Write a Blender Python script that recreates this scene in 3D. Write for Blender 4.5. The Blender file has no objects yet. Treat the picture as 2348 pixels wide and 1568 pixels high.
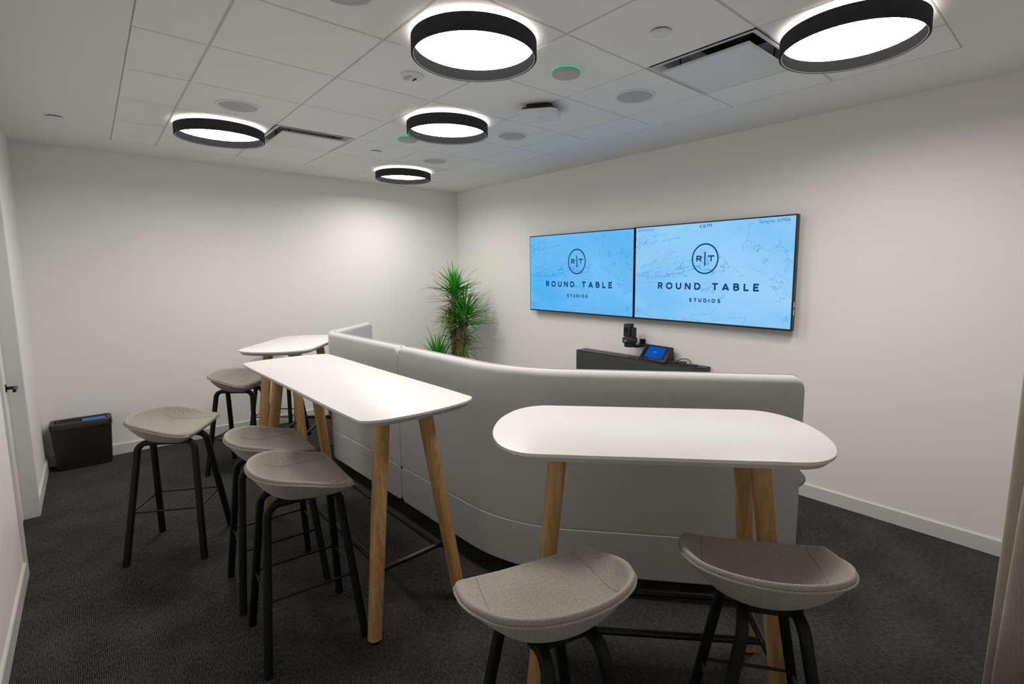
import bpy, bmesh, math, random
from mathutils import Vector, Matrix
random.seed(7)
PI = math.pi
SC = bpy.context.scene
COL = SC.collection

# ------------------------------------------------------------------ materials
def new_mat(name):
    m = bpy.data.materials.new(name); m.use_nodes = True
    nt = m.node_tree; b = nt.nodes['Principled BSDF']
    return m, nt, b

def N(nt, typ, **kw):
    n = nt.nodes.new(typ)
    for k, v in kw.items():
        if k in n.inputs: n.inputs[k].default_value = v
        else: setattr(n, k, v)
    return n

def ramp(nt, fac, stops):
    r = nt.nodes.new('ShaderNodeValToRGB'); e = r.color_ramp.elements
    while len(e) < len(stops): e.new(0.5)
    for el, (p, c) in zip(e, stops):
        el.position = p; el.color = (c[0], c[1], c[2], 1)
    nt.links.new(fac, r.inputs['Fac']); return r.outputs['Color']

def coords(nt, scale=(1, 1, 1), rot=(0, 0, 0), kind='Object'):
    tc = nt.nodes.new('ShaderNodeTexCoord'); mp = nt.nodes.new('ShaderNodeMapping')
    mp.inputs['Scale'].default_value = scale; mp.inputs['Rotation'].default_value = rot
    nt.links.new(tc.outputs[kind], mp.inputs['Vector']); return mp.outputs['Vector']

def bump(nt, b, h, strength=.2, dist=.002):
    bp = N(nt, 'ShaderNodeBump'); bp.inputs['Strength'].default_value = strength
    bp.inputs['Distance'].default_value = dist
    nt.links.new(h, bp.inputs['Height']); nt.links.new(bp.outputs['Normal'], b.inputs['Normal'])

def mix(c, k): return tuple(x * k for x in c)

def plain(name, col, rough=.5, metal=0., var=.06, scale=30., spec=.5):
    """a painted / moulded surface with a faint procedural mottling"""
    m, nt, b = new_mat(name)
    n = N(nt, 'ShaderNodeTexNoise'); n.inputs['Scale'].default_value = scale
    n.inputs['Detail'].default_value = 4
    nt.links.new(coords(nt), n.inputs['Vector'])
    nt.links.new(ramp(nt, n.outputs['Fac'], [(.3, mix(col, 1 - var)), (.7, mix(col, 1 + var))]), b.inputs['Base Color'])
    b.inputs['Roughness'].default_value = rough; b.inputs['Metallic'].default_value = metal
    b.inputs['Specular IOR Level'].default_value = spec
    return m

def cloth(name, col, dark, scale, rot=.7, strength=.35, dist=.001, mottle=35.):
    """woven cloth: crossed fine waves plus a melange mottling"""
    m, nt, b = new_mat(name)
    v = coords(nt, rot=(0, 0, rot))
    w1 = N(nt, 'ShaderNodeTexWave', wave_type='BANDS', bands_direction='X')
    w1.inputs['Scale'].default_value = scale; w1.inputs['Distortion'].default_value = 1.2
    w1.inputs['Detail'].default_value = 1.5
    w2 = N(nt, 'ShaderNodeTexWave', wave_type='BANDS', bands_direction='DIAGONAL')
    w2.inputs['Scale'].default_value = scale * .8; w2.inputs['Distortion'].default_value = 1.0
    nz = N(nt, 'ShaderNodeTexNoise'); nz.inputs['Scale'].default_value = mottle * 8; nz.inputs['Detail'].default_value = 6
    for t in (w1, w2, nz): nt.links.new(v, t.inputs['Vector'])
    a = N(nt, 'ShaderNodeMath', operation='MULTIPLY'); nt.links.new(w1.outputs['Fac'], a.inputs[0]); nt.links.new(w2.outputs['Fac'], a.inputs[1])
    s = N(nt, 'ShaderNodeMath', operation='MULTIPLY_ADD'); s.inputs[1].default_value = .22; nt.links.new(a.outputs[0], s.inputs[0]); nt.links.new(nz.outputs['Fac'], s.inputs[2])
    nt.links.new(ramp(nt, s.outputs[0], [(.35, dark), (.9, col)]), b.inputs['Base Color'])
    b.inputs['Roughness'].default_value = .95; b.inputs['Specular IOR Level'].default_value = .15
    b.inputs['Sheen Weight'].default_value = .15
    bump(nt, b, s.outputs[0], strength, dist)
    return m

def felt(name, col, dark):
    """short-napped wool felt: fine speckle and soft nap"""
    m, nt, b = new_mat(name)
    n1 = N(nt, 'ShaderNodeTexNoise'); n1.inputs['Scale'].default_value = 420; n1.inputs['Detail'].default_value = 5; n1.inputs['Roughness'].default_value = .7
    n2 = N(nt, 'ShaderNodeTexNoise'); n2.inputs['Scale'].default_value = 45; n2.inputs['Detail'].default_value = 4
    v = coords(nt)
    nt.links.new(v, n1.inputs['Vector']); nt.links.new(v, n2.inputs['Vector'])
    a = N(nt, 'ShaderNodeMath', operation='MULTIPLY_ADD'); a.inputs[1].default_value = .35
    nt.links.new(n2.outputs['Fac'], a.inputs[0]); nt.links.new(n1.outputs['Fac'], a.inputs[2])
    nt.links.new(ramp(nt, a.outputs[0], [(.42, dark), (.9, col)]), b.inputs['Base Color'])
    b.inputs['Roughness'].default_value = .97; b.inputs['Specular IOR Level'].default_value = .1
    b.inputs['Sheen Weight'].default_value = .12
    bump(nt, b, n1.outputs['Fac'], .25, .001)
    return m

def oak(name, lite, dark):
    m, nt, b = new_mat(name)
    v = coords(nt, scale=(26, 26, 1.3))
    nz = N(nt, 'ShaderNodeTexNoise'); nz.inputs['Scale'].default_value = 2.2; nz.inputs['Detail'].default_value = 5; nz.inputs['Distortion'].default_value = .6
    nt.links.new(v, nz.inputs['Vector'])
    w = N(nt, 'ShaderNodeTexWave', wave_type='RINGS', rings_direction='Z'); w.inputs['Scale'].default_value = 1.7
    w.inputs['Distortion'].default_value = 5; w.inputs['Detail'].default_value = 3; w.inputs['Detail Scale'].default_value = .8
    nt.links.new(v, w.inputs['Vector'])
    a = N(nt, 'ShaderNodeMath', operation='ADD'); nt.links.new(nz.outputs['Fac'], a.inputs[0])
    k = N(nt, 'ShaderNodeMath', operation='MULTIPLY'); k.inputs[1].default_value = .12
    nt.links.new(w.outputs['Fac'], k.inputs[0]); nt.links.new(k.outputs[0], a.inputs[1])
    mid = tuple((p + q) / 2 for p, q in zip(lite, dark))
    nt.links.new(ramp(nt, a.outputs[0], [(.38, dark), (.58, mid), (.85, lite)]), b.inputs['Base Color'])
    b.inputs['Roughness'].default_value = .5
    bump(nt, b, a.outputs[0], .12, .001)
    return m

def glow(name, col, strength):
    m = bpy.data.materials.new(name); m.use_nodes = True; nt = m.node_tree
    nt.nodes.remove(nt.nodes['Principled BSDF'])
    e = nt.nodes.new('ShaderNodeEmission'); e.inputs['Color'].default_value = (*col, 1)
    e.inputs['Strength'].default_value = strength
    nt.links.new(e.outputs[0], nt.nodes['Material Output'].inputs['Surface'])
    return m

def marble_screen(name, base, lite, vein, strength, seed):
    """picture on a lit display: pale blue marble with thin branching veins"""
    m = bpy.data.materials.new(name); m.use_nodes = True; nt = m.node_tree
    nt.nodes.remove(nt.nodes['Principled BSDF'])
    v = coords(nt, rot=(0, .55, 0), scale=(.8, 1, 1.7))
    def noise(scale, det, dist, off):
        mp = N(nt, 'ShaderNodeMapping'); mp.inputs['Location'].default_value = (off, off * .7, off * 1.3)
        nt.links.new(v, mp.inputs['Vector'])
        n = N(nt, 'ShaderNodeTexNoise'); n.inputs['Scale'].default_value = scale; n.inputs['Detail'].default_value = det
        n.inputs['Distortion'].default_value = dist; n.inputs['Roughness'].default_value = .56
        nt.links.new(mp.outputs[0], n.inputs['Vector']); return n.outputs['Fac']
    def ridge(f, width):
        s = N(nt, 'ShaderNodeMath', operation='SUBTRACT'); s.inputs[1].default_value = .5; nt.links.new(f, s.inputs[0])
        a = N(nt, 'ShaderNodeMath', operation='ABSOLUTE'); nt.links.new(s.outputs[0], a.inputs[0])
        r = N(nt, 'ShaderNodeMapRange'); r.inputs['From Min'].default_value = 0; r.inputs['From Max'].default_value = width
        r.inputs['To Min'].default_value = 1; r.inputs['To Max'].default_value = 0
        nt.links.new(a.outputs[0], r.inputs['Value']); return r.outputs[0]
    r1 = ridge(noise(1.15, 6, .8, seed), .0065)
    r2 = ridge(noise(1.7, 5, .7, seed + 4), .0055)
    patch = noise(2.0, 3, .2, seed + 9)
    pr = N(nt, 'ShaderNodeMapRange'); pr.inputs['From Min'].default_value = .36; pr.inputs['From Max'].default_value = .60
    nt.links.new(patch, pr.inputs['Value'])
    mx = N(nt, 'ShaderNodeMath', operation='MAXIMUM'); nt.links.new(r1, mx.inputs[0]); nt.links.new(r2, mx.inputs[1])
    ml = N(nt, 'ShaderNodeMath', operation='MULTIPLY'); nt.links.new(mx.outputs[0], ml.inputs[0]); nt.links.new(pr.outputs[0], ml.inputs[1])
    ml2 = N(nt, 'ShaderNodeMath', operation='MULTIPLY'); ml2.inputs[1].default_value = .55; nt.links.new(ml.outputs[0], ml2.inputs[0])
    bg = ramp(nt, noise(1.3, 4, .3, seed + 2), [(.3, base), (.7, lite)])
    mc = N(nt, 'ShaderNodeMix', data_type='RGBA')
    nt.links.new(ml2.outputs[0], mc.inputs['Factor']); nt.links.new(bg, mc.inputs[6]); mc.inputs[7].default_value = (*vein, 1)
    e = nt.nodes.new('ShaderNodeEmission'); e.inputs['Strength'].default_value = strength
    nt.links.new(mc.outputs[2], e.inputs['Color'])
    nt.links.new(e.outputs[0], nt.nodes['Material Output'].inputs['Surface'])
    return m

def carpet():
    m, nt, b = new_mat('charcoal carpet')
    n1 = N(nt, 'ShaderNodeTexNoise'); n1.inputs['Scale'].default_value = 1; n1.inputs['Detail'].default_value = 5; n1.inputs['Roughness'].default_value = .75
    nt.links.new(coords(nt, scale=(38, 210, 60)), n1.inputs['Vector'])
    n2 = N(nt, 'ShaderNodeTexNoise'); n2.inputs['Scale'].default_value = 420; n2.inputs['Detail'].default_value = 3
    nt.links.new(coords(nt), n2.inputs['Vector'])
    n3 = N(nt, 'ShaderNodeTexNoise'); n3.inputs['Scale'].default_value = 3.5; n3.inputs['Detail'].default_value = 3
    nt.links.new(coords(nt), n3.inputs['Vector'])
    w = N(nt, 'ShaderNodeTexWave', wave_type='BANDS', bands_direction='Y'); w.inputs['Scale'].default_value = 42
    w.inputs['Distortion'].default_value = .8; nt.links.new(coords(nt), w.inputs['Vector'])
    a = N(nt, 'ShaderNodeMath', operation='MULTIPLY_ADD'); nt.links.new(n2.outputs['Fac'], a.inputs[0]); a.inputs[1].default_value = .6; nt.links.new(n1.outputs['Fac'], a.inputs[2])
    c = N(nt, 'ShaderNodeMath', operation='MULTIPLY_ADD'); nt.links.new(w.outputs['Fac'], c.inputs[0]); c.inputs[1].default_value = .16; nt.links.new(a.outputs[0], c.inputs[2])
    d = N(nt, 'ShaderNodeMath', operation='MULTIPLY_ADD'); nt.links.new(n3.outputs['Fac'], d.inputs[0]); d.inputs[1].default_value = .2; nt.links.new(c.outputs[0], d.inputs[2])
    nt.links.new(ramp(nt, d.outputs[0], [(.58, (.0045, .0044, .0043)), (.92, (.0175, .0168, .016)), (1.05, (.075, .073, .070))]), b.inputs['Base Color'])
    b.inputs['Roughness'].default_value = 1; b.inputs['Specular IOR Level'].default_value = .1
    bump(nt, b, d.outputs[0], .6, .004)
    return m

M = {}
M['wall'] = plain('wall paint', (.84, .828, .80), .7, var=.012, scale=140, spec=.3)
M['drywall'] = plain('ceiling paint', (.80, .79, .78), .8, var=.012, scale=120, spec=.2)
M['tile'] = plain('acoustic tile', (.83, .825, .815), .95, var=.03, scale=260, spec=.1)
M['grid'] = plain('ceiling grid metal', (.70, .69, .68), .5, var=.01)
M['trim'] = plain('baseboard', (.64, .635, .605), .45, var=.01)
M['jamb'] = plain('door frame paint', (.68, .67, .66), .45, var=.01)
M['door'] = plain('door paint', (.72, .71, .70), .45, var=.01)
M['carpet'] = carpet()
M['black'] = plain('black lacquer', (.006, .006, .006), .5, var=.1, spec=.28)
M['steel'] = plain('black steel', (.007, .007, .007), .3, var=.1, spec=.35)
M['stool'] = cloth('stool tweed', (.46, .435, .38), (.235, .22, .192), 95, strength=.22)
M['sofa'] = felt('sofa felt', (.58, .575, .58), (.465, .46, .465))
M['seam'] = plain('seam thread', (.20, .19, .17), .9)
M['piping'] = plain('sofa piping', (.33, .325, .32), .9)
M['laminate'] = plain('white laminate', (.69, .682, .67), .38, var=.008, scale=60)
M['edge'] = plain('table edge', (.60, .585, .565), .5, var=.02)
M['oak'] = oak('oiled oak', (.66, .40, .17), (.40, .215, .075))
M['walnut'] = oak('dark stained wood', (.09, .045, .025), (.04, .02, .012))
M['felt'] = plain('lamp felt', (.040, .041, .046), .95, var=.2, scale=300, spec=.2)
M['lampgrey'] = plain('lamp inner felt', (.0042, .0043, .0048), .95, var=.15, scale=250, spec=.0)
M['plastic_w'] = plain('white plastic', (.72, .72, .72), .4, var=.01)
M['grille'] = plain('speaker grille', (.47, .48, .475), .7, var=.12, scale=900)
M['dkhole'] = plain('dark slot', (.02, .02, .022), .6)
M['pan'] = plain('diffuser pan', (.55, .56, .56), .45, var=.02)
M['bin'] = plain('bin plastic', (.014, .011, .010), .42, var=.1)
M['binblue'] = plain('blue bin insert', (.02, .16, .62), .45)
M['binbrown'] = plain('brown bin insert', (.035, .026, .022), .5)
M['cab'] = plain('black laminate', (.034, .035, .035), .45, var=.2, scale=400)
M['plasticb'] = plain('black plastic', (.020, .020, .021), .45, var=.1)
M['plasticm'] = plain('key grey plastic', (.07, .07, .07), .5)
M['bezel'] = plain('display bezel', (.010, .011, .014), .35)
M['charcoal'] = plain('charcoal top', (.060, .060, .058), .55)
M['curtain'] = cloth('linen curtain', (.52, .46, .39), (.36, .32, .27), 60, rot=0, strength=.3)
M['trunk'] = plain('cane bark', (.24, .15, .08), .9, var=.45, scale=60)
M['leaf'] = plain('green leaf', (.060, .330, .035), .4, var=.45, scale=9)
M['leafold'] = plain('olive leaf', (.085, .175, .035), .6, var=.4, scale=9)
M['leafdry'] = plain('dry leaf', (.36, .23, .085), .8, var=.3, scale=9)
M['pot'] = plain('planter', (.25, .25, .25), .6)
M['soil'] = plain('soil', (.03, .02, .014), 1)
M['lamp'] = glow('lamp diffuser light', (1.0, .955, .895), 31)
M['lampup'] = glow('lamp uplight', (1.0, .93, .85), 8)
M['led'] = glow('green led', (.02, .72, .30), .9)
M['scrL'] = marble_screen('display picture pale', (.095, .46, .92), (.19, .56, .98), (.02, .20, .42), .95, 1.0)
M['scrR'] = marble_screen('display picture bright', (.20, .56, .97), (.36, .68, 1.0), (.02, .22, .46), .95, 1.0)
M['ink'] = glow('display navy ink', (.006, .055, .20), 1)
M['inkteal'] = glow('display teal ink', (.012, .21, .36), 1)
M['tabscr'] = glow('tablet picture', (.005, .075, .42), 1)
M['tabgrn'] = glow('tablet green button', (.01, .42, .36), 1)

# ------------------------------------------------------------------ mesh helpers
class MB:
    def __init__(s): s.v = []; s.f = []
    def add(s, vs, fs):
        o = len(s.v); s.v += [tuple(v) for v in vs]; s.f += [tuple(i + o for i in f) for f in fs]; return s
    def box(s, x0, x1, y0, y1, z0, z1):
        vs = [(x, y, z) for z in (z0, z1) for y in (y0, y1) for x in (x0, x1)]
        return s.add(vs, [(0, 2, 3, 1), (4, 5, 7, 6), (0, 1, 5, 4), (2, 6, 7, 3), (0, 4, 6, 2), (1, 3, 7, 5)])
    def grid(s, rows, closed=False, caps=False):
        """rows: list of equal-length rings"""
        n = len(rows[0]); vs = [p for r in rows for p in r]; fs = []
        for i in range(len(rows) - 1):
            for j in range(n if closed else n - 1):
                k = (j + 1) % n
                fs.append((i * n + j, i * n + k, (i + 1) * n + k, (i + 1) * n + j))
        if caps:
            fs.append(tuple(range(n - 1, -1, -1))); fs.append(tuple((len(rows) - 1) * n + j for j in range(n)))
        return s.add(vs, fs)
    def lathe(s, prof, n=48, c=(0, 0, 0), caps=False):
        rows = [[(c[0] + r * math.cos(2 * PI * j / n), c[1] + r * math.sin(2 * PI * j / n), c[2] + z) for j in range(n)] for r, z in prof]
        return s.grid(rows, True, caps)
    def prism(s, outline, z0, z1, inset0=0, inset1=0):
        n = len(outline)
        def ins(d):
            if not d: return outline
            cx = sum(p[0] for p in outline) / n; cy = sum(p[1] for p in outline) / n; out = []
            for i, p in enumerate(outline):
                a = outline[i - 1]; b = outline[(i + 1) % n]; t = Vector((b[0] - a[0], b[1] - a[1])).normalized()
                out.append((p[0] - t.y * d, p[1] + t.x * d))
            return out
        a, b = ins(inset0), ins(inset1)
        return s.grid([[(x, y, z0) for x, y in a], [(x, y, z1) for x, y in b]], True, True)
    def tube(s, pts, r, n=10, closed=False, section=None, up=None, caps=True):
        pts = [Vector(p) for p in pts]; L = len(pts); rows = []
        prev = None
        for i, p in enumerate(pts):
            if closed: t = pts[(i + 1) % L] - pts[i - 1]
            else: t = pts[min(i + 1, L - 1)] - pts[max(i - 1, 0)]
            t.normalize()
            if up is not None: u = Vector(up)
            elif prev is None: u = Vector((0, 0, 1)) if abs(t.z) < .9 else Vector((1, 0, 0))
            else: u = prev
            u = (u - t * u.dot(t)).normalized(); w = t.cross(u); prev = u
            rr = r[i] if isinstance(r, (list, tuple)) else r
            if section: rows.append([p + u * (a * rr) + w * (b * rr) for a, b in section])
            else: rows.append([p + u * rr * math.cos(2 * PI * j / n) + w * rr * math.sin(2 * PI * j / n) for j in range(n)])
        if closed: rows.append(rows[0])
        return s.grid(rows, True, caps and not closed)

def obj(name, mb, mat, parent=None, smooth=True, loc=None, bevel=0, seg=2, angle=38):
    me = bpy.data.meshes.new(name)
    bm = bmesh.new()
    if isinstance(mb, MB):
        vs = [bm.verts.new(v) for v in mb.v]
        for f in mb.f:
            try: bm.faces.new([vs[i] for i in f])
            except ValueError: pass
    else:
        bm.from_mesh(mb)
    bmesh.ops.remove_doubles(bm, verts=bm.verts, dist=1e-5)
    bmesh.ops.recalc_face_normals(bm, faces=bm.faces)
    if bevel:
        es = [e for e in bm.edges if len(e.link_faces) == 2 and e.calc_face_angle(0) > .5]
        bmesh.ops.bevel(bm, geom=es, offset=bevel, segments=seg, profile=.5, affect='EDGES')
    bm.to_mesh(me); bm.free()
    for p in me.polygons: p.use_smooth = smooth
    if smooth: me.set_sharp_from_angle(angle=math.radians(angle))
    me.materials.append(mat)
    o = bpy.data.objects.new(name, me); COL.objects.link(o)
    if parent is not None: o.parent = parent
    if loc is not None: o.location = loc
    return o

def tag(o, label, cat, group=None):
    o['label'] = label; o['category'] = cat
    if group: o['group'] = group
    return o

def thing(name, label, cat, loc=(0, 0, 0), rotz=0., group=None):
    o = bpy.data.objects.new(name, None); COL.objects.link(o)
    o.empty_display_size = .1
    o.location = loc; o.rotation_euler = (0, 0, rotz)
    return tag(o, label, cat, group)

def dup(root, loc, rotz, label):
    def cp(o, par):
        c = o.copy(); COL.objects.link(c); c.parent = par
        for ch in list(o.children): cp(ch, c)
        return c
    r = cp(root, None); r.location = loc; r.rotation_euler = (0, 0, rotz); r['label'] = label
    return r

def struct(name, mb, mat, parent=None, **k):
    o = obj(name, mb, mat, parent, **k)
    if parent is None: o['kind'] = 'structure'
    return o

def rrect(hx, hy, r, n=6, cx=0, cy=0):
    out = []
    for sx, sy, a0 in ((1, 1, 0), (-1, 1, PI / 2), (-1, -1, PI), (1, -1, 1.5 * PI)):
        for i in range(n + 1):
            a = a0 + PI / 2 * i / n
            out.append((cx + sx * (hx - r) + r * math.cos(a), cy + sy * (hy - r) + r * math.sin(a)))
    return out

def catmull(P, closed=True, k=8):
    n = len(P); out = []
    rng = range(n) if closed else range(n - 1)
    for i in rng:
        g = lambda j: Vector(P[j % n]) if closed else Vector(P[max(0, min(n - 1, j))])
        p0, p1, p2, p3 = g(i - 1), g(i), g(i + 1), g(i + 2)
        for q in range(k):
            t = q / k
            out.append(.5 * ((2 * p1) + (p2 - p0) * t + (2 * p0 - 5 * p1 + 4 * p2 - p3) * t * t + (3 * p1 - p0 - 3 * p2 + p3) * t ** 3))
    if not closed: out.append(Vector(P[-1]))
    return out

def smooth_loop(P, k=8):
    """closed centripetal spline: no overshoot where control points are unevenly spaced"""
    P = [Vector(p) for p in P]; n = len(P); out = []
    for i in range(n):
        a, b, c, d = P[i - 1], P[i], P[(i + 1) % n], P[(i + 2) % n]
        t0 = 0; t1 = t0 + (b - a).length ** .5; t2 = t1 + (c - b).length ** .5; t3 = t2 + (d - c).length ** .5
        for q in range(k):
            t = t1 + (t2 - t1) * q / k
            A1 = a * ((t1 - t) / (t1 - t0)) + b * ((t - t0) / (t1 - t0)); A2 = b * ((t2 - t) / (t2 - t1)) + c * ((t - t1) / (t2 - t1)); A3 = c * ((t3 - t) / (t3 - t2)) + d * ((t - t2) / (t3 - t2))
            B1 = A1 * ((t2 - t) / (t2 - t0)) + A2 * ((t - t0) / (t2 - t0)); B2 = A2 * ((t3 - t) / (t3 - t1)) + A3 * ((t - t1) / (t3 - t1))
            out.append(B1 * ((t2 - t) / (t2 - t1)) + B2 * ((t - t1) / (t2 - t1)))
    return out

def text_mesh(body, width, height, wide=1., bold=0., spacing=1., align='CENTER'):
    """lettering as a flat mesh in local x (right) / z (up), scaled to cap height and total width"""
    cu = bpy.data.curves.new('lettering', 'FONT'); cu.body = body; cu.size = 1
    cu.space_character = spacing; cu.offset = bold; cu.align_x = 'LEFT'; cu.resolution_u = 4
    o = bpy.data.objects.new('lettering', cu); COL.objects.link(o)
    bpy.context.view_layer.update()
    dg = bpy.context.evaluated_depsgraph_get()
    me = bpy.data.meshes.new_from_object(o.evaluated_get(dg))
    COL.objects.unlink(o); bpy.data.objects.remove(o); bpy.data.curves.remove(cu)
    xs = [v.co.x for v in me.vertices]; ys = [v.co.y for v in me.vertices]
    x0, x1, y1 = min(xs), max(xs), max(ys)
    y0 = 0 if not any(ch in body for ch in 'gyjpq') else 0
    sx = width / (x1 - x0); sz = height / (y1 - y0)
    off = {'CENTER': (x0 + x1) / 2, 'LEFT': x0, 'RIGHT': x1}[align]
    for v in me.vertices: v.co = Vector(((v.co.x - off) * sx, 0, v.co.y * sz))
    return me

# ------------------------------------------------------------------ the room
H = 2.807            # ceiling height
X1 = 6.50            # wall behind the camera
YL = -4.36           # left wall
struct('floor', MB().box(-.3, X1 + .3, YL - .4, .3, -.1, 0), M['carpet'], smooth=False)
struct('wall_back', MB().box(-.2, 0, YL - .3, .2, 0, H + .25), M['wall'], smooth=False)
struct('wall_right', MB().box(0, X1 + .2, 0, .2, 0, H + .25), M['wall'], smooth=False)
struct('wall_front', MB().box(X1, X1 + .2, YL - .3, 0, 0, H + .25), M['wall'], smooth=False)
DX0, DX1, DH = 1.20, 2.16, 2.30
w = MB().box(0, DX0, YL - .3, YL, 0, H + .25).box(DX1, X1, YL - .3, YL, 0, H + .25).box(DX0, DX1, YL - .3, YL, DH, H + .25)
struct('wall_left', w, M['wall'], smooth=False)

def baseboard(name, a, b, nrm, h=.10, t=.012):
    a, b, n = Vector(a), Vector(b), Vector(nrm)
    rows = []
    for p in (a, b):
        rows.append([p + n * d + Vector((0, 0, z)) for d, z in ((0, 0), (t, 0), (t, h - .006), (t - .004, h), (0, h))])
    return struct(name, MB().grid(rows, True, True), M['trim'], smooth=False)
baseboard('baseboard_back', (0, YL, 0), (0, 0, 0), (1, 0, 0))
baseboard('baseboard_right', (0, 0, 0), (X1, 0, 0), (0, -1, 0))
baseboard('baseboard_left', (DX1 + .045, YL, 0), (X1, YL, 0), (0, 1, 0))
bb = baseboard('baseboard_left_far', (0, YL, 0), (DX0 - .045, YL, 0), (0, 1, 0)); bb.name = 'trim_1'

# door set into the left wall
tr = MB().box(DX0 - .045, DX0 + .02, YL - .12, YL + .012, 0, DH + .045).box(DX1 - .02, DX1 + .045, YL - .12, YL + .012, 0, DH + .045)
tr.box(DX0 + .02, DX1 - .02, YL - .12, YL + .012, DH - .02, DH + .045)
struct('trim_2', tr, M['jamb'], smooth=False)
door = struct('door_1', MB().box(DX0 + .023, DX1 - .023, YL - .115, YL - .07, .008, DH - .023), M['door'], smooth=False, bevel=.002)
hd = MB()
yh = YL - .070
hd.tube([(1.30, yh, .955), (1.30, yh + .055, .955)], .011, 14)
hd.tube([(1.295, yh + .052, .955), (1.43, yh + .052, .955)], 1, section=[(.011, .008), (-.011, .008), (-.011, -.008), (.011, -.008)])
ho = obj('door_handle', hd, M['steel'], door, bevel=.002); ho['label'] = 'black lever handle'
obj('rose', MB().tube([(1.30, yh - .002, .955), (1.30, yh + .008, .955)], .026, 24), M['steel'], ho)

# ------------------------------------------------------------------ ceiling: plaster margin, lay-in tiles, grid bars
GX = [.588, 1.313, 1.923, 2.533, 3.143, 3.753, 4.363, 4.973, 5.555]
GY = [-3.727, -3.429, -2.819, -2.209, -1.600, -.990, -.622]
gx0, gx1, gy0, gy1 = GX[0], GX[-1], GY[0], GY[-1]
cm = MB()
cm.box(-.1, gx0, YL - .1, .1, H, H + .2).box(gx1, X1 + .1, YL - .1, .1, H, H + .2)
cm.box(gx0, gx1, YL - .1, gy0, H, H + .2).box(gx0, gx1, gy1, .1, H, H + .2)
ceil = struct('ceiling', cm, M['drywall'], smooth=False)
obj('plenum_lid', MB().box(gx0 - .05, gx1 + .05, gy0 - .05, gy1 + .05, H + .19, H + .21), M['dkhole'], ceil, smooth=False)
DIFF = {(6, 4), (1, 2)}          # cells holding air diffusers
tm = MB()
for i in range(len(GX) - 1):
    for j in range(len(GY) - 1):
        if (i, j) in DIFF: continue
        tm.box(GX[i] + .0065, GX[i + 1] - .0065, GY[j] + .0065, GY[j + 1] - .0065, H, H + .02)
obj('ceiling_tiles', tm, M['tile'], ceil, smooth=False, bevel=.0015, seg=1)
gm = MB()
for x in GX: gm.box(x - .012, x + .012, gy0, gy1, H + .009, H + .05)
for y in GY: gm.box(gx0, gx1, y - .012, y + .012, H + .0096, H + .0494)
struct('trim_3', gm, M['grid'], smooth=False)
cx_ = lambda i: (GX[i] + GX[i + 1]) / 2
cy_ = lambda j: (GY[j] + GY[j + 1]) / 2

# drum lamps
def lamp(label, x, y):
    t = thing('drum_ceiling_lamp', label, 'ceiling lamp', (x, y, H), 0, 'round felt drum lamps on the ceiling')
    R, zt, zb = .292, -.026, -.098
    obj('drum', MB().lathe([(R, zt), (R, zb + .003), (R - .003, zb), (R - .009, zb), (R - .012, zb + .003), (R - .012, zt), (R, zt)], 96), M['felt'], t)
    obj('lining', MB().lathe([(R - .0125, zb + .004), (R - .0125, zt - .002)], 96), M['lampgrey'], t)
    obj('diffuser', MB().lathe([(0, -.042), (R - .0128, -.042)], 96), M['lamp'], t)['label'] = 'white glowing round diffuser'
    obj('top_plate', MB().lathe([(0, -.040), (R - .014, -.040), (R - .014, -.037), (0, -.037)], 96), M['plastic_w'], t)
    obj('uplight_ring', MB().lathe([(R - .050, -.036), (R - .024, -.036), (R - .024, -.033), (R - .050, -.033), (R - .050, -.036)], 96), M['lampup'], t)
    for a in (0, PI / 2, PI, 1.5 * PI):
        obj('standoff', MB().tube([(.16 * math.cos(a), .16 * math.sin(a), -.037), (.16 * math.cos(a), .16 * math.sin(a), .0)], .006, 8), M['plastic_w'], t)
    return t
l0 = lamp('large dark felt drum lamp nearest the camera, at top centre of the photo', cx_(5), cy_(2))
dup(l0, (cx_(7), cy_(4), H), 0, 'dark drum lamp at top right, beside the larger square air diffuser')
dup(l0, (cx_(1), cy_(1), H), 0, 'leftmost dark drum lamp, beside the smaller square air diffuser')
dup(l0, (cx_(3), cy_(3), H), 0, 'middle dark drum lamp, partly in front of a green-lit ceiling disc')
dup(l0, (cx_(0), cy_(4), H), 0, 'smallest-looking dark drum lamp, farthest away above the plant corner')

# in-ceiling loudspeakers
def speaker(label, x, y):
    t = thing('ceiling_speaker', label, 'ceiling speaker', (x, y, H), 0, 'round flush speakers in the ceiling')
    obj('rim', MB().lathe([(.132, 0), (.132, -.004), (.128, -.006), (.112, -.006), (.110, -.002)], 64), M['plastic_w'], t)
    obj('grille', MB().lathe([(.111, -.003), (.06, -.005), (0, -.0055)], 64), M['grille'], t)
    return t
s0 = speaker('round ceiling speaker just behind the leftmost drum lamp', cx_(2), cy_(1))
dup(s0, (cx_(5), cy_(4), H), 0, 'round ceiling speaker nearest the larger air diffuser and the white access point')
dup(s0, (cx_(3), cy_(4), H), 0, 'round ceiling speaker to the right of the middle drum lamp')
dup(s0, (cx_(1), cy_(4), H), 0, 'round ceiling speaker just above the farthest drum lamp')
dup(s0, (cx_(5), cy_(1), H), 0, 'round ceiling speaker cut off by the top edge of the photo')

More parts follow.
